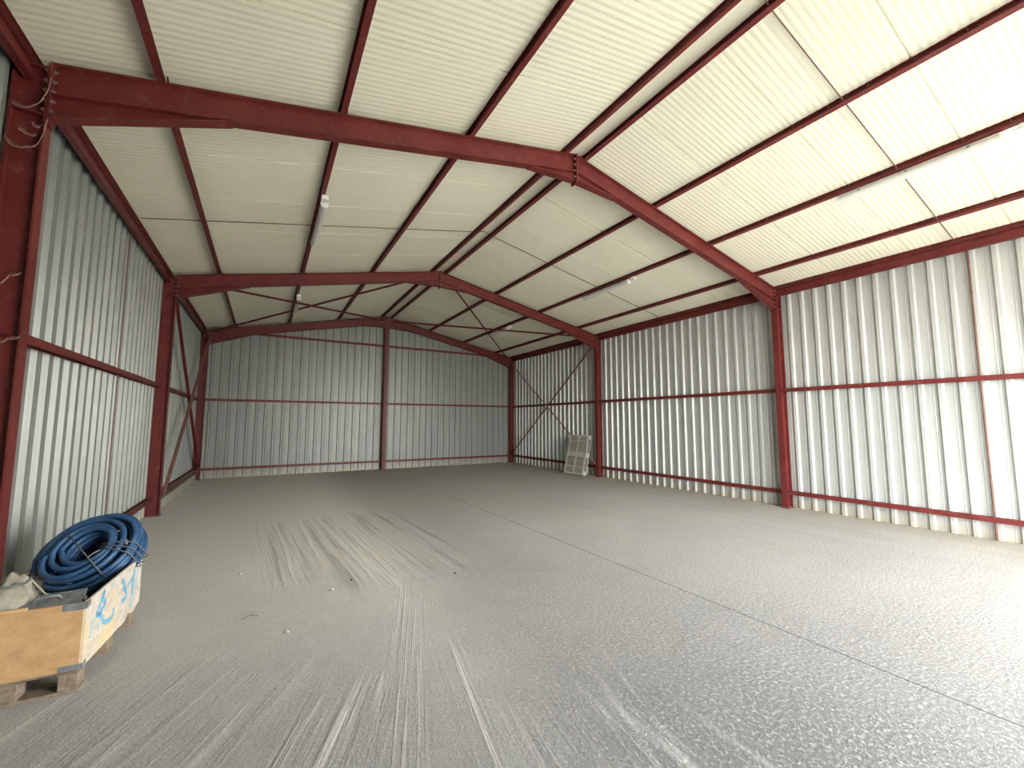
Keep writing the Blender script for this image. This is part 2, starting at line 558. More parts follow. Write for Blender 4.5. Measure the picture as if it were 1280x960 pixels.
def rafter(side, k):
    y = FY[k]
    c = math.cos(math.atan(S))

    def P(x, dz=0.0):                                # x measured from the eave inner face
        return V((x if side < 0 else XR - x, y, ZE + S * x + dz))

    hv = RH / c                                      # vertical depth of the sloping section
    mb = MB()
    a, b = .012, XM - .010
    tf, tw, B = .010, .007, CB / 2
    sx = 1 if side < 0 else -1

    def slab(xa, za, xb, zb, th, half):
        """plate strip following (xa,za)->(xb,zb) in the frame plane, th thick downward"""
        pts = [(xa, za), (xb, zb), (xb, zb - th), (xa, za - th)]
        mb_.prism([((p if side < 0 else XR - p), q) for p, q in pts], (0, y - half, 0), (1, 0, 0), (0, 0, 1), (0, 1, 0), 2 * half)

    mb_ = mb
    za, zb = ZE + S * a, ZE + S * b
    slab(a, za, b, zb, tf, B)                                        # top flange
    slab(a, za - hv + tf, b, zb - hv + tf, tf, B)                    # bottom flange
    slab(a, za - tf, b, zb - tf, hv - 2 * tf, tw / 2)                # web
    o = mb.build('steel_rafter', M_PAINT, base=P(0))
    half = 'left' if side < 0 else 'right'
    lab = {(-1, 0): 'red roof rafter of the front frame, rising from cobwebbed left column to ridge',
           (1, 0): 'red roof rafter of the front frame, falling from ridge to near right column',
           (-1, 1): 'red roof rafter of the middle frame, on the left slope',
           (1, 1): 'red roof rafter of the middle frame, falling to column beside the pallet',
           (-1, 2): 'red roof rafter against the back wall, on the left slope',
           (1, 2): 'red roof rafter against the back wall, on the right slope'}[(side, k)]
    tag(o, lab, 'rafter', 'steel rafters of the portal frames')
    # eave haunch: triangular web and sloping flange
    mb_ = MB()
    x1 = 1.08
    zt0, zt1 = ZE + S * .012 - hv, ZE + S * x1 - hv
    zb0 = 3.715
    mb_.prism([((p if side < 0 else XR - p), q) for p, q in [(.012, zt0), (x1, zt1), (x1, zt1 - .004), (.012, zb0 + .01)]],
              (0, y - tw / 2, 0), (1, 0, 0), (0, 0, 1), (0, 1, 0), tw)
    slab(.012, zb0 + .01, x1, zt1, .010, B)
    mb_.build('eave_haunch', M_PAINT, o)
    # apex haunch
    mb_ = MB()
    xa = 4.12
    zta, ztb = ZE + S * xa - hv, ZE + S * b - hv
    zpb = ZR - .365
    mb_.prism([((p if side < 0 else XR - p), q) for p, q in [(xa, zta), (b, ztb), (b, zpb), (xa, zta - .004)]],
              (0, y - tw / 2, 0), (1, 0, 0), (0, 0, 1), (0, 1, 0), tw)
    slab(xa, zta, b, zpb + .01, .010, B)
    mb_.build('apex_haunch', M_PAINT, o)
    # end plates
    ex = (0.0, .012) if side < 0 else (XR - .012, XR)
    MB().box((ex[0], y - B - .006, 3.675), (ex[1], y + B + .006, ZE + .002)).build('end_plate', M_PAINT, o)
    ax = (XM - .0105, XM - .0005) if side < 0 else (XM + .0005, XM + .0105)
    MB().box((ax[0], y - B - .008, ZR - .40), (ax[1], y + B + .008, ZR + .002)).build('end_plate', M_PAINT, o)
    # bolts at both plates
    xb = .012 if side < 0 else XR - .012
    for i in range(5):
        for q in (-1, 1):
            bolt(o, (xb, y + q * .034, ZE - .06 - .075 * i), (sx, 0, 0))
    xb = XM - .0105 if side < 0 else XM + .0105
    for i in range(4):
        for q in (-1, 1):
            bolt(o, (xb, y + q * .036, ZR - .055 - .085 * i), (-sx, 0, 0))
    # purlin cleats standing on the top flange
    for x in PX:
        m = MB()
        xx = x + .032
        m.prism([((p if side < 0 else XR - p), q) for p, q in [(xx, ztop(xx)), (xx + .006, ztop(xx + .006)), (xx + .006, ztop(xx) + .062), (xx, ztop(xx) + .06)]],
                (0, y - .04, 0), (1, 0, 0), (0, 0, 1), (0, 1, 0), .08)
        m.prism([((p if side < 0 else XR - p), q) for p, q in [(xx, ztop(xx) + .001), (xx + .06, ztop(xx + .06) + .001), (xx + .06, ztop(xx + .06) + .007), (xx, ztop(xx) + .007)]],
                (0, y - .04, 0), (1, 0, 0), (0, 0, 1), (0, 1, 0), .08)
        m.build('purlin_cleat', M_PAINT, o)
    return o


PX = [.60, 1.955, 3.32, 4.70]
for k in range(3):
    rafter(-1, k)
    rafter(1, k)

# ------------------------------------------------------------------ purlins
nS = V((-S, 0, 1)).normalized()
plab = {-1: ['lowest dark red purlin on the left roof slope, next to the eave',
             'dark red purlin on the left slope carrying the two strip lights',
             'dark red purlin on the left slope between light purlin and ridge pair',
             'left one of the twin dark red purlins along the ridge'],
        1: ['lowest dark red purlin on the right roof slope, above right wall',
            'dark red purlin on the right slope carrying the three strip lights',
            'dark red purlin on the right slope between ridge pair and light purlin',
            'right one of the twin dark red purlins along the ridge']}
for side in (-1, 1):
    n = V((-S * (1 if side < 0 else -1), 0, 1)).normalized()
    for i, x in enumerate(PX):
        xx = x if side < 0 else XR - x
        p = V((xx, 0, ztop(xx))) + n * (PH / 2 - .0005)
        mb = MB().ibeam((p.x, YF - .03, p.z), (p.x, YB + .0, p.z), n, PH - .002, PB, .005, .006)
        o = mb.build('roof_purlin', M_PAINT, base=(p.x, YF, p.z))
        tag(o, plab[side][i], 'purlin', 'roof purlins')
        if side > 0 and i < 3:                       # tips of the roofing screws showing beside the web
            for q in range(12):
                yy = .45 + q * .3367
                c_ = V((xx - .014, yy, ztop(xx))) + n * (PH - .008)
                MB().tube([c_, c_ - n * .022, c_ - n * .030], [.0035, .003, .0006], 6).build('screw_tip', M_BOLT, o)
    xx = -.105 if side < 0 else XR + .105
    p = V((xx, 0, ztop(xx))) + n * (PH / 2 - .0005)
    mb = MB().ibeam((p.x, YF - .03, p.z), (p.x, YB, p.z), n, PH - .002, PB, .005, .006)
    o = mb.build('eave_purlin', M_PAINT, base=(p.x, YF, p.z))
    tag(o, 'dark red eave purlin running along the top of the %s wall' % ('left' if side < 0 else 'right'), 'purlin', 'roof purlins')

# eave struts between the columns, right under the eave purlin
bays = [(YF, FY[0]), (FY[0], FY[1]), (FY[1], FY[2])]
BN = ['front bay', 'middle bay', 'rear bay']
bl = {-1: ['left of the cobwebbed column', 'between the two nearer left columns', 'between the two farther left columns'],
      1: ['in the bay nearest the doorway', 'in the bay between the two right columns', 'in the dark cross-braced rear bay']}
for side in (-1, 1):
    x = -.11 if side < 0 else XR + .11
    for b, (ya, yb) in enumerate(bays):
        o = MB().ibeam((x, ya + (.006 if b else 0), 4.034), (x, yb - .006, 4.034), (0, 0, 1), .125, .055, .005, .006).build('eave_strut', M_PAINT, base=(x, ya, 4.025))
        tag(o, 'red strut under the %s eave, %s' % ('left' if side < 0 else 'right', bl[side][b]), 'eave strut', 'eave struts')
    for b, (ya, yb) in enumerate(bays):
        if side < 0 and b == 0:
            continue
        for z, nm in ((.272, 'low'), (2.165, 'mid-height')):
            xg = -CD + PH / 2 if side < 0 else XR + CD - PH / 2
            o = MB().ibeam((xg, ya + (.006 if b else 0), z), (xg, yb - .006, z), (1, 0, 0), PH, .066, .005, .006).build('wall_girt', M_PAINT, base=(xg, ya, z))
            tag(o, '%s red girt on the %s wall, %s' % (nm, 'left' if side < 0 else 'right', bl[side][b]), 'girt', 'wall girts')

# back wall: gable post and girts
yp = FY[2]
o = MB().ibeam((4.85, yp - .02, 0.012), (4.85, yp - .02, ZR - .38), (0, 1, 0), .15, .12, .007, .009).build('gable_post', M_PAINT, base=(4.85, yp, 0))
tag(o, 'dark red steel post standing in the middle of the back wall', 'steel column')
MB().box((4.76, yp - .12, 0), (4.94, yp + .07, .012)).build('base_plate', M_PAINT, o)
m = MB()
m.box((4.79, yp - .05, ZR - .385), (4.91, yp + .02, ZR - .365))
m.build('cap_plate', M_PAINT, o)
for z, nm, x0, x1 in ((.262, 'low', -.02, XR + .02), (2.175, 'mid-height', -.02, XR + .02), (4.14, 'top', 1.0, XR - 1.0)):
    for hlf, (xa, xb) in (('left of the post', (x0, 4.843)), ('right of the post', (4.857, x1))):
        yg = YB - PH / 2
        o = MB().ibeam((xa, yg, z), (xb, yg, z), (0, 1, 0), PH, .06, .005, .006).build('wall_girt', M_PAINT, base=(xa, yg, z))
        tag(o, '%s red girt on the back wall, %s' % (nm, hlf), 'girt', 'wall girts')

# ------------------------------------------------------------------ sag rods and wall rods


def rod(name, pts, label, r=.0065, group='tie rods'):
    o = MB().tube(pts, r, 8).build(name, M_ROD, base=pts[0])
    tag(o, label, 'tie rod', group)
    return o


def zr_(x, d):
    return ztop(x) + d


for side in (-1, 1):
    for y, nm, off in ((1.66, 'front bay', .022), (6.78, 'middle bay', .03)):
        X = (lambda q: q) if side < 0 else (lambda q: XR - q)
        pts = [(X(q), y, zr_(X(q), off)) for q in (-.05, PX[0], PX[1], PX[2], PX[3])]
        rod('sag_rod', pts, 'thin dark tie rod across the purlins of the %s roof slope, %s' % ('left' if side < 0 else 'right', nm))
for y, nm in ((1.66, 'front bay'), (6.78, 'middle bay')):
    a, b = PX[3], XR - PX[3]
    pts = [(a - .03, y, ztop(a) + .02), (a + .04, y, ztop(a) + .045), (XM, y, ztop(a) + .075), (b - .04, y, ztop(b) + .045), (b + .03, y, ztop(b) + .02)]
    rod('ridge_rod', pts, 'short bent tie rod linking the twin ridge purlins, %s' % nm)
rod('wall_rod', [(XR + CD - PH / 2, 1.565, 0), (XR + CD - PH / 2, 1.565, 4.0)], 'red vertical tie rod on the right wall, in the bay nearest the doorway', .013)
rod('wall_rod', [(-CD + PH / 2 - .01, 6.86, 0), (-CD + PH / 2 - .01, 6.86, 4.0)], 'dark vertical tie rod on the left wall, behind the blue hose', .007)

# ------------------------------------------------------------------ X bracing of the rear bay


def brace(p0, p1, up, label, group):
    p0, p1 = V(p0), V(p1)
    o = MB().angle(p0, p1, up, .05, .006).build('angle_brace', M_PAINT, base=p0)
    tag(o, label, 'brace', group)
    d = (p1 - p0).normalized()
    for q, s_ in ((p0, 1), (p1, -1)):
        w_ = V(up)
        w_ = (w_ - d * w_.dot(d)).normalized()
        c = q + d * .05 * s_ - w_ * .028
        u = d.cross(w_)
        MB().obox(c, d, u, w_, .20, .11, .008).build('gusset_plate', M_PAINT, o)


ya, yb = FY[1] + .12, FY[2] - .12
zt = lambda x: ztop(x) - .055
brace((.12, yb, zt(.12)), (4.50, ya + .1, zt(4.5)), (0, 0, 1), 'dark diagonal roof brace, left slope, from rear left corner to middle frame ridge', 'roof braces')
brace((.30, ya, zt(.30) - .055), (4.68, yb, zt(4.68) - .055), (0, 0, 1), 'paler diagonal roof brace, left slope, from middle frame eave to rear ridge', 'roof braces')
brace((5.12, ya, zt(5.12)), (9.50, yb, zt(9.50)), (0, 0, 1), 'dark diagonal roof brace, right slope, from middle frame ridge to rear right corner', 'roof braces')
brace((5.05, yb, zt(5.05) - .055), (9.42, ya, zt(9.42) - .055), (0, 0, 1), 'thin diagonal roof brace, right slope, from rear ridge to middle frame eave', 'roof braces')
for side in (-1, 1):
    s_ = 'left' if side < 0 else 'right'
    xi = -.045 if side < 0 else XR + .045
    xo = -.03 + .055 if side < 0 else XR + .03 - .055
    up = (1, 0, 0) if side < 0 else (-1, 0, 0)
    brace((xi, ya - .05, 3.92), (xi, yb + .05, .34), up, 'dark wall brace, %s wall, falling from middle column top to back corner' % s_, 'wall braces')
    brace((xo, yb + .05, 3.92), (xo, ya - .05, .34), up, 'paler wall brace, %s wall, falling from back corner top to middle column' % s_, 'wall braces')

# ------------------------------------------------------------------ strip lights and junction boxes


def strip_light(xc, y0, y1, label):
    """waterproof batten under a purlin; xc centre, z follows the purlin"""
    zb = ztop(xc) - .012
    o = empty('strip_light', (xc, (y0 + y1) / 2, zb))
    # housing: shallow trapezoid tray
    w0, w1 = .036, .046
    MB().prism([(-w1, -.034), (w1, -.034), (w1, -.026), (w0, -.002), (-w0, -.002), (-w1, -.026)], (xc, y0 + .02, zb), (1, 0, 0), (0, 0, 1), (0, 1, 0), y1 - y0 - .04).build('housing', M_GREYPL, o)
    prof = [(-.044, -.0345)] + [(.044 * math.cos(PI + PI * i / 10), -.042 + .046 * math.sin(PI + PI * i / 10)) for i in range(11)] + [(.044, -.0345)]
    MB().prism(prof, (xc, y0 + .03, zb), (1, 0, 0), (0, 0, 1), (0, 1, 0), y1 - y0 - .06).build('diffuser', M_DIFF, o)
    for q in (y0, y1 - .03):
        prof2 = [(-.048, -.002)] + [(.048 * math.cos(PI + PI * i / 10), -.040 + .050 * math.sin(PI + PI * i / 10)) for i in range(11)] + [(.048, -.002)]
        MB().prism(prof2, (xc, q, zb), (1, 0, 0), (0, 0, 1), (0, 1, 0), .03).build('end_cap', M_WHITE, o)
    for q in (y0 + .25, y0 + .75, y1 - .25):
        MB().box((xc - .050, q - .012, zb - .036), (xc + .050, q + .012, zb + .004)).build('clip', M_STEEL, o)
    tag(o, label, 'light', 'strip lights under the purlins')
    return o


def junction_box(xc, y, label):
    zb = ztop(xc) - .006
    o = empty('junction_box', (xc, y, zb))
    MB().box((xc - .042, y - .042, zb - .05), (xc + .042, y + .042, zb)).build('body', M_WHITE, o, bevel=.006)
    MB().box((xc - .045, y - .045, zb - .062), (xc + .045, y + .045, zb - .05)).build('lid', M_WHITE, o, bevel=.004)
    MB().tube([(xc, y + .042, zb - .025), (xc, y + .075, zb - .03), (xc, y + .115, zb - .03)], .008, 8).build('cable', M_WHITE, o)
    tag(o, label, 'junction box', 'white junction boxes at the strip lights')


XL_, XRt = PX[1] + .038, XR - PX[1] + .038
strip_light(XL_, 5.88, 7.33, 'white strip light under the left slope, between front and middle frames')
strip_light(XL_, 10.83, 12.28, 'white strip light under the left slope, in the dark rear bay')
strip_light(XRt, .84, 2.29, 'long white strip light under the right slope, near upper right picture corner')
strip_light(XRt, 5.93, 7.38, 'white strip light under the right slope, between front and middle frames')
strip_light(XRt, 10.92, 12.37, 'white strip light under the right slope, in the dark rear bay')
junction_box(XL_ - .01, 5.755, 'white junction box at near end of left strip light, middle bay')
junction_box(XL_ - .01, 10.70, 'white junction box at near end of left strip light, rear bay')
junction_box(XRt - .01, .70, 'pale junction box at near end of the long strip light')
junction_box(XRt - .01, 5.80, 'white junction box at near end of right strip light, middle bay')
junction_box(XRt - .01, 10.79, 'white junction box at near end of right strip light, rear bay')

# ------------------------------------------------------------------ cobwebs on the near left column
YW = FY[0] - CB / 2 - .008
webs = [[(-.178, 3.49), (-.141, 3.44), (-.081, 3.444), (-.026, 3.476), (.002, 3.57), (.012, 3.684)],
        [(-.16, 3.743), (-.091, 3.73), (-.031, 3.797), (.001, 3.908), (.01, 3.999)],
        [(-.175, 2.06), (-.086, 2.075), (-.052, 2.1), (0, 2.122)],
        [(-.057, 3.636), (-.044, 3.612), (-.017, 3.616)], [(-.12, 3.57), (-.097, 3.556), (-.066, 3.544), (-.03, 3.55)],
        [(-.117, 2.466), (-.079, 2.533), (-.029, 2.554)]]
mb = MB()
for wl in webs:
    pts = []
    for (a, b) in zip(wl[:-1], wl[1:]):
        for t in range(6):
            f = t / 6
            pts.append((a[0] + (b[0] - a[0]) * f, YW + random.uniform(-.003, .003), a[1] + (b[1] - a[1]) * f - .006 * math.sin(PI * f) + random.uniform(-.002, .002)))
    pts.append((wl[-1][0], YW, wl[-1][1]))
    mb.tube(pts, [.0032 + random.uniform(-.0015, .0015) for _ in pts], 5)
    mb.tube([(p[0] + .004, p[1], p[2] + .012 + random.uniform(-.004, .004)) for p in pts], .0016, 4)
o = mb.build('cobweb', M_WEB, base=(-.08, YW, 3.45))
tag(o, 'dusty cobweb strands hanging across the near left column', 'cobweb', None, 'stuff')

# ------------------------------------------------------------------ wooden pallet, crate and contents (front left)
CA = math.atan2(.057, .99)                            # crate turned slightly
CP = V((.595, 3.41, 0))                               # its front right corner on the floor
ce = V((.057, .99, 0)).normalized()                   # along the length (away from the camera)
cs = V((-ce.y, ce.x, 0))                              # along the width (towards the wall)
UZ = V((0, 0, 1))
CL, CW, CZ0, CZ1 = .99, .575, .160, .515


def cp(s_, w_, z):
    return CP + ce * s_ + cs * w_ + UZ * z


def cbox(mb, s0, s1, w0, w1, z0, z1):
    mb.prism([(s0, w0), (s1, w0), (s1, w1), (s0, w1)], CP + UZ * z0, ce, cs, UZ, z1 - z0)
    return mb


pal = empty('wooden_pallet', cp(.5, .3, 0))
tag(pal, 'weathered wooden pallet under the crate with the blue hose', 'pallet')
for s0 in (.055, .48, .90):
    for w0 in (.015, .26, .49):
        cbox(MB(), s0, s0 + .095, w0, w0 + .085, .020, .108).build('block', M_WOOD, pal, bevel=.004)
for w0 in (.01, .245, .475):
    cbox(MB(), .05, 1.0, w0, w0 + .10, .108, .126).build('stringer_board', M_WOOD, pal, bevel=.003)
for s0 in (.03, .20, .37, .54, .71, .88):
    cbox(MB(), s0, s0 + .11, .0, .575, .126, .1445).build('deck_board', M_WOOD, pal, bevel=.003)
for s0 in (.055, .48, .90):
    cbox(MB(), s0, s0 + .095, .01, .58, 0, .020).build('bottom_board', M_WOOD, pal, bevel=.003)

cr = empty('wooden_crate', cp(.5, .29, .1445))
tag(cr, 'open wooden crate with tan front and whitewashed blue-painted side', 'crate')
cbox(MB(), .012, CL - .012, .014, CW - .012, .1445, .160).build('floor_panel', M_OSB, cr)
o = cbox(MB(), 0, .012, 0, CW, .150, CZ1).build('front_panel', M_OSB, cr, bevel=.0015)
o['label'] = 'tan fibreboard front panel'
cbox(MB(), CL - .012, CL, 0, CW, .150, .30).build('back_panel', M_OSB, cr)
cbox(MB(), .012, CL - .012, CW - .012, CW, .150, CZ1 - .01).build('inner_side_panel', M_OSB, cr)
# the near side with its ragged lower edge
low = [(.004, .155), (.05, .154), (.12, .149), (.212, .144), (.32, .141), (.428, .136), (.50, .140), (.541, .138), (.62, .131), (.691, .130), (.71, .152), (.74, .163), (.79, .146), (.852, .136), (.90, .152), (.964, .157), (CL - .004, .165)]
top = [(CL - .004, .502), (.7, .508), (.35, .513), (.004, .517)]
o = MB().prism(low + top, CP - cs * .012, ce, UZ, cs, .012).build('side_panel', M_SIDE, cr)
o['label'] = 'whitewashed side panel with blue scrawl'
side_panel = o


def stroke(mb, pts, wd):
    """flat painted stroke on the near side of the crate"""
    P = []
    for i in range(len(pts) - 1):
        p0 = pts[max(i - 1, 0)]
        p1, p2 = pts[i], pts[i + 1]
        p3 = pts[min(i + 2, len(pts) - 1)]
        for t in range(6):
            f = t / 6
            q = [.5 * ((2 * p1[a]) + (-p0[a] + p2[a]) * f + (2 * p0[a] - 5 * p1[a] + 4 * p2[a] - p3[a]) * f * f + (-p0[a] + 3 * p1[a] - 3 * p2[a] + p3[a]) * f ** 3) for a in (0, 1)]
            P.append(V((q[0], q[1])))
    P.append(V(pts[-1]))
    vs, fs = [], []
    for i, p in enumerate(P):
        d = (P[min(i + 1, len(P) - 1)] - P[max(i - 1, 0)]).normalized()
        nn = V((-d.y, d.x))
        ww = wd * (1 + .25 * math.sin(i * 1.7)) * (.6 if i in (0, len(P) - 1) else 1)
        for sgn in (-1, 1):
            q = p + nn * ww * .5 * sgn
            for dep in (.0122, .0129):
                vs.append(CP + ce * q.x + UZ * q.y - cs * dep)
    for i in range(len(P) - 1):
        a, b = 4 * i, 4 * i + 4
        fs += [(a + 1, a + 3, b + 3, b + 1), (a, b, b + 2, a + 2), (a, a + 1, b + 1, b), (a + 2, b + 2, b + 3, a + 3)]
    mb.add(vs, fs)


for pts_, wd_ in (([(.151, .38), (.180, .40), (.215, .445), (.259, .488)], .034),
                  ([(.161, .376), (.235, .347), (.277, .294), (.355, .266), (.431, .269), (.435, .318)], .030),
                  ([(.265, .49), (.225, .464), (.262, .425), (.272, .404), (.225, .378), (.175, .372)], .030),
                  ([(.551, .456), (.619, .411), (.600, .384), (.664, .345), (.651, .3), (.573, .31)], .032),
                  ([(.817, .451), (.80, .37), (.795, .277)], .045),
                  ([(.674, .365), (.716, .379), (.790, .40)], .022)):
    mb = MB()
    stroke(mb, pts_, wd_)
    o = mb.build('blue_stroke', M_BLUE, cr)
    o.parent = side_panel
for pts_, wd_ in (([(.082, .279), (.113, .341), (.158, .393)], .030), ([(.795, .277), (.778, .188)], .05),
                  ([(.893, .43), (.868, .328), (.85, .226)], .030), ([(.36, .486), (.438, .484)], .018),
                  ([(.20, .335), (.205, .27)], .026), ([(.30, .39), (.275, .44)], .02)):
    mb = MB()
    stroke(mb, pts_, wd_)
    o = mb.build('faded_blue_stroke', M_BLUEP, cr)
    o.parent = side_panel
# metal corner straps
for z0, z1 in ((.478, .516), (.150, .180)):
    mb = MB()
    cbox(mb, -.003, 0, -.015, .085, z0, z1)
    cbox(mb, -.003, .05, -.015, -.012, z0, z1)
    o = mb.build('corner_strap', M_STEEL, cr)
    o['label'] = 'dull grey metal corner strap'

# hose coil leaning in the crate
hc = V((.362, 4.31, .614))
th, ph = .788, 4.305
hn = V((math.sin(th) * math.cos(ph), math.sin(th) * math.sin(ph), math.cos(th)))
ha = hn.cross(UZ).normalized()
hb = hn.cross(ha)
HR = .0178
hose = empty('hose_coil', hc)
tag(hose, 'coil of blue rubber hose leaning in the crate, tied with wire', 'hose')
pts = []
radii = [(.296, -.160), (.300, -.118), (.300, -.076), (.300, -.034), (.297, .008), (.256, .026), (.214, .036), (.174, .040), (.138, .034), (.134, -.006), (.136, -.048), (.134, -.090), (.136, -.132), (.134, -.174), (.130, -.214), (.092, -.226), (.056, -.230), (.094, -.232), (.136, -.222), (.176, -.150), (.218, -.155), (.258, -.120), (.256, -.078), (.255, -.036), (.213, -.030), (.174, -.024)]
N = 40
for i, (r, h) in enumerate(radii):
    r2, h2 = radii[min(i + 1, len(radii) - 1)]
    for q in range(N):
        f = q / N
        s_ = f * f * (3 - 2 * f) if f > .0 else 0
        ang = 2 * PI * f + .4
        rr = r + (r2 - r) * s_ + .007 * math.sin(2 * ang + i * 1.9) + .004 * math.sin(3 * ang + i * .7)
        hh = h + (h2 - h) * s_ + .006 * math.sin(ang + i * 2.3)
        ex = .014 * math.sin(i * 1.3)
        pts.append(hc + ha * (rr * .97 * math.cos(ang) + ex) + hb * (rr * math.sin(ang) + .010 * math.cos(i * 2.1)) + hn * hh)
MB().tube(pts, HR, 10).build('hose', M_HOSE, hose, smooth=True)
for ang in (2.98, 3.10, 3.24):
    d = ha * math.cos(ang) + hb * math.sin(ang)
    ring = [(.112, .0), (.118, .050), (.17, .064), (.22, .060), (.27, .050), (.314, .030), (.324, -.04), (.322, -.16), (.30, -.184), (.22, -.180), (.14, -.160), (.112, -.13)]
    MB().tube([hc + d * r + hn * h for r, h in ring], .0042, 6, closed=True).build('wire_tie', M_TIE, hose, smooth=True)

pa_ = hc + (ha * math.cos(5.75) + hb * math.sin(5.75)) * .15 + hn * .066
pb_ = hc + (ha * math.cos(2.42) + hb * math.sin(2.42)) * .31 + hn * .048
MB().tube([pa_ - hn * .05, pa_, pa_ * .5 + pb_ * .5 + hn * .012, pb_, pb_ - hn * .06], .0045, 6).build('wire_tie', M_TIE, hose, smooth=True)

# soiled canvas sack
o = MB()
import itertools
sc = cp(.17, .42, .44)
nu, nv = 40, 24
vs, fs = [], []
for j in range(nv + 1):
    v_ = PI * j / nv
    for i in range(nu):
        u_ = 2 * PI * i / nu
        p = V((math.sin(v_) * math.cos(u_), math.sin(v_) * math.sin(u_), math.cos(v_)))
        pinch = 1 - .45 * max(0, p.z) ** 2
        q = V((p.x * .145 * pinch, p.y * .150 * pinch, p.z * (.235 if p.z > 0 else .235)))
        k_ = 1 + .13 * noise.noise(p * 2.3) + .06 * noise.noise(p * 6.1) + .03 * noise.noise(p * 13)
        q *= k_
        q.x += .06 * max(0, p.z)
        vs.append(sc + q + V((0, 0, 0)))
for j in range(nv):
    for i in range(nu):
        a = j * nu + i
        b = j * nu + (i + 1) % nu
        fs.append((a, b, b + nu, a + nu))
o.add(vs, fs)
sk = o.build('canvas_sack', M_SACK, base=cp(.17, .42, .165), smooth=True)
tag(sk, 'soiled beige canvas sack with a tied neck in the crate', 'sack')
tie = []
for i in range(24):
    u_ = 2 * PI * i / 24
    v_ = PI * .22
    p = V((math.sin(v_) * math.cos(u_), math.sin(v_) * math.sin(u_), math.cos(v_)))
    pinch = 1 - .45 * max(0, p.z) ** 2
    q = V((p.x * .145 * pinch, p.y * .150 * pinch, p.z * .235)) * (1.04 + .13 * noise.noise(p * 2.3))
    q.x += .06 * max(0, p.z)
    tie.append(sc + q)
MB().tube(tie, .005, 6, closed=True).build('tie_string', M_TIE, sk)

# grey metal case with hinged lid, lying behind the front panel
cc = cp(.135, .20, .455)
kx, ky = (cs * -1 + ce * .12).normalized(), None
kz = (UZ + ce * -.25).normalized()
ky = kz.cross(kx).normalized()
kz = kx.cross(ky)
o = MB().obox(cc, kx, ky, kz, .30, .15, .10).build('metal_case', M_CASE, base=cc, bevel=.010)
tag(o, 'scratched grey metal case behind the crate front panel', 'case')
MB().obox(cc + kz * .056, kx, ky, kz, .306, .156, .012).build('lid', M_CASE, o, bevel=.004)
MB().tube([cc + kz * .062 + kx * -.06, cc + kz * .085 + kx * -.05, cc + kz * .088, cc + kz * .085 + kx * .05, cc + kz * .062 + kx * .06], .006, 8).build('handle', M_STEEL, o, smooth=True)
for q in (-.09, .09):
    MB().obox(cc + kx * q - ky * .078 + kz * .045, kx, ky, kz, .028, .006, .035).build('latch', M_STEEL, o)
bx = cp(.16, .085, .478)
o = MB().obox(bx, (ce * .8 - cs * .6).normalized(), (cs * .8 + ce * .6).normalized(), UZ, .09, .045, .03).build('pipe_fitting', M_GREYPL, base=bx, bevel=.008)
tag(o, 'pale grey fitting lying beside the metal case', 'fitting')
MB().tube([bx + UZ * -.01 + cs * -.01 + ce * .04, bx + ce * .10 - cs * .008 + UZ * -.012], .012, 10).build('threaded_end', M_STEEL, o, smooth=True)
o = MB().obox(cp(-.002, .285, CZ1 + .008), cs, ce, UZ, .105, .020, .016).build('wood_offcut', M_BARE, base=cp(-.002, .285, CZ1), bevel=.002)
tag(o, 'small pale wood offcut lying on the crate front edge', 'wood offcut')
o = MB().tube([cp(.23, .375, .60), cp(.22, .345, .635), cp(.215, .31, .625), cp(.205, .27, .575), cp(.195, .235, .535), cp(.19, .20, .522), cp(.19, .12, .528), cp(.19, .07, .50)], .0048, 8).build('cord', M_CORD, base=cp(.22, .35, .6), smooth=True)
tag(o, 'thin yellowish cord looping from sack over the metal case', 'cord')
o = MB().tube([cp(.36, .44, .20), cp(.355, .43, .52), cp(.35, .41, .585), cp(.34, .37, .60), cp(.345, .33, .57), cp(.36, .32, .20)], .030, 12).build('black_tube', M_BLACK, base=cp(.36, .4, .2), smooth=True)  # black bent tube filling the gap behind the sack
tag(o, 'black bent tube between sack and blue hose', 'tube')

# ------------------------------------------------------------------ grey plastic pallet leaning by the right wall
pa_yaw, pa_lean, PW, PHH, PT = .098, .259, .785, 1.18, .152
pe = V((math.sin(pa_yaw), -math.cos(pa_yaw), 0))
pn = V((math.cos(pa_yaw), math.sin(pa_yaw), 0))
pu = UZ * math.cos(pa_lean) + pn * math.sin(pa_lean)
pb = pn * math.cos(pa_lean) - UZ * math.sin(pa_lean)
pA = V((9.317, 10.17, PT * math.sin(pa_lean)))


def pbox(mb, a0, a1, h0, h1, t0, t1):
    mb.prism([(a0, h0), (a1, h0), (a1, h1), (a0, h1)], pA + pb * t0, pe, pu, pb, t1 - t0)
    return mb


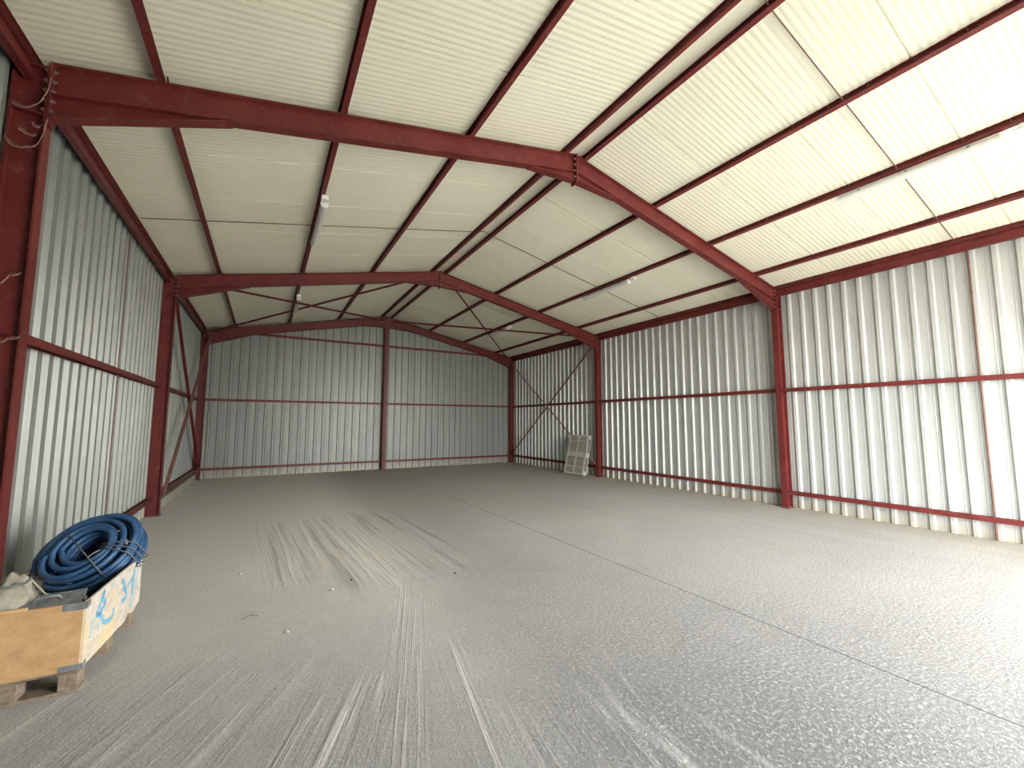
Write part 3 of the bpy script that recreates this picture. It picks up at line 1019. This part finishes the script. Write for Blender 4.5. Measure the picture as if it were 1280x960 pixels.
pp = empty('plastic_pallet', V((9.45, 9.8, 0)))
tag(pp, 'grey plastic pallet leaning upright against the dark right wall bay', 'pallet')
mb = MB()
edge = .055
xs = [(0, edge), (PW / 2 - .035, PW / 2 + .035), (PW - edge, PW)]
hs = [(0, .05), (.215, .25), (PHH / 2 - .065, PHH / 2 + .065), (PHH - .20, PHH - .17), (PHH - .045, PHH)]
for a0, a1 in xs:
    pbox(mb, a0, a1, 0, PHH, 0, .022)
gaps = [(xs[0][1], xs[1][0]), (xs[1][1], xs[2][0])]
for h0, h1 in hs:
    for a0, a1 in gaps:
        pbox(mb, a0, a1, h0, h1, 0, .022)
mb.build('deck_frame', M_PALLET, pp)
for (a0, a1) in gaps:
    for (h0, h1) in ((hs[0][1], hs[1][0]), (hs[1][1], hs[2][0]), (hs[2][1], hs[3][0]), (hs[3][1], hs[4][0])):
        m = MB()
        big = (h1 - h0) > .2
        nx = 6
        for i in range(nx):
            x = a0 + (a1 - a0) * (i + .5) / nx
            pbox(m, x - .013, x + .013, h0, h1, .005, .018)
        ny = max(2, int((h1 - h0) / (.10 if big else .04)))
        for i in range(ny):
            h = h0 + (h1 - h0) * (i + .5) / ny
            pbox(m, a0, a1, h - .008, h + .008, .008, .018)
        m.build('grid_panel', M_PALLETD, pp)
for (a0, a1) in ((0, .09), (PW / 2 - .05, PW / 2 + .05), (PW - .09, PW)):
    for (h0, h1) in ((0, .12), (PHH / 2 - .075, PHH / 2 + .075), (PHH - .12, PHH)):
        pbox(MB(), a0, a1, h0, h1, .022, PT - .02).build('foot_block', M_PALLET, pp)
for (a0, a1) in ((0, .09), (PW / 2 - .05, PW / 2 + .05), (PW - .09, PW)):
    pbox(MB(), a0, a1, 0, PHH, PT - .02, PT).build('runner', M_PALLET, pp)

# ------------------------------------------------------------------ small litter on the slab


def chip(x, y, r, mat, label, name='stone_chip', grp='stone chips on the floor'):
    vs = []
    bm = bmesh.new()
    bmesh.ops.create_icosphere(bm, subdivisions=2, radius=r)
    for v in bm.verts:
        v.co *= 1 + .35 * noise.noise(v.co * (1.1 / r) + V((x, y, 0)))
        v.co.z = v.co.z * .6
    zmin = min(v.co.z for v in bm.verts)
    me = bpy.data.meshes.new(name)
    bmesh.ops.translate(bm, verts=bm.verts, vec=(0, 0, -zmin))
    bm.to_mesh(me)
    bm.free()
    me.materials.append(mat)
    o = bpy.data.objects.new(name, me)
    COL.objects.link(o)
    o.location = (x, y, 0)
    tag(o, label, 'stone', grp)


chip(2.05, 4.28, .020, M_STONE, 'pale stone chip alone on the floor, out in front of the crate')
chip(2.25, 4.45, .014, M_DARKST, 'small dark stone chip beside the pale one in front of crate')
chip(3.20, 4.10, .013, M_DARKST, 'dark stone chip in the middle of the floor')
chip(1.30, 5.20, .014, M_STONE, 'pale stone chip on the floor near the left wall')
chip(1.66, 3.62, .014, M_STONE, 'pale stone chip on floor left of the tyre tracks')

tw = MB()
tw.tube([(1.36, 4.02, .004), (1.42, 4.05, .012), (1.47, 4.04, .006)], .004, 6)
tw.tube([(1.42, 4.05, .012), (1.435, 4.08, .022)], .003, 6)
o = tw.build('twig', M_WOOD, base=(1.41, 4.04, 0))
tag(o, 'tiny twig lying on the floor to the right of the crate', 'twig')

# ------------------------------------------------------------------ daylight
world = bpy.data.worlds.new('sky')
scene.world = world
world.use_nodes = True
nt = world.node_tree
bg = nt.nodes['Background']
sky = nt.nodes.new('ShaderNodeTexSky')
sky.sky_type = 'NISHITA'
sky.sun_disc = False
sky.sun_elevation = math.radians(52)
sky.sun_rotation = math.radians(80)
sky.air_density = 1.2
sky.dust_density = 3.0
mixn = nt.nodes.new('ShaderNodeMixRGB')
mixn.inputs[0].default_value = .80
mixn.inputs[2].default_value = (7.6, 7.5, 7.15, 1)
nt.links.new(sky.outputs[0], mixn.inputs[1])
nt.links.new(mixn.outputs[0], bg.inputs[0])
bg.inputs[1].default_value = .46

sun = bpy.data.lights.new('sun', 'SUN')
sun.energy = 3.6
sun.angle = math.radians(5)
sun.color = (1, .975, .93)
so = bpy.data.objects.new('sun', sun)
COL.objects.link(so)
sd = V((-.52, -.16, -.84))                            # light travels towards -x, from over the right-hand wall
so.rotation_euler = sd.to_track_quat('-Z', 'Y').to_euler()

for px, py, sx_, d_ in (((DX0 + DX1) / 2, YF - .02, DX1 - DX0, (0, 1, 0)),):
    pl = bpy.data.lights.new('doorway_portal', 'AREA')
    pl.shape = 'RECTANGLE'
    pl.size = sx_
    pl.size_y = DZ
    pl.cycles.is_portal = True
    po = bpy.data.objects.new('doorway_portal', pl)
    COL.objects.link(po)
    po.location = (px, py, DZ / 2)
    po.rotation_euler = V(d_).to_track_quat('-Z', 'Z').to_euler()

# ------------------------------------------------------------------ camera
cam = bpy.data.cameras.new('camera')
co = bpy.data.objects.new('camera', cam)
COL.objects.link(co)
cam.sensor_width = 36
cam.lens = 517.1 * 36 / 1280
cam.clip_start = .02
yaw, pitch, roll = .5365, .0927, .0012
fwd = V((math.sin(yaw) * math.cos(pitch), math.cos(yaw) * math.cos(pitch), math.sin(pitch)))
rt = V((math.cos(yaw), -math.sin(yaw), 0))
upv = rt.cross(fwd)
r2 = rt * math.cos(roll) + upv * math.sin(roll)
u2 = upv * math.cos(roll) - rt * math.sin(roll)
co.matrix_world = Matrix(((r2.x, u2.x, -fwd.x, 1.4421), (r2.y, u2.y, -fwd.y, 0), (r2.z, u2.z, -fwd.z, 1.553), (0, 0, 0, 1)))
scene.camera = co

vs_ = scene.view_settings
vs_.view_transform = 'Standard'
vs_.look = 'None'
vs_.gamma = 1
vs_.use_curve_mapping = False
vs_.exposure = 2.7
scene.cycles.use_denoising = True
scene.cycles.max_bounces = 9
scene.cycles.diffuse_bounces = 7
scene.cycles.sample_clamp_indirect = 0
scene.cycles.use_adaptive_sampling = True
scene.cycles.adaptive_threshold = .02
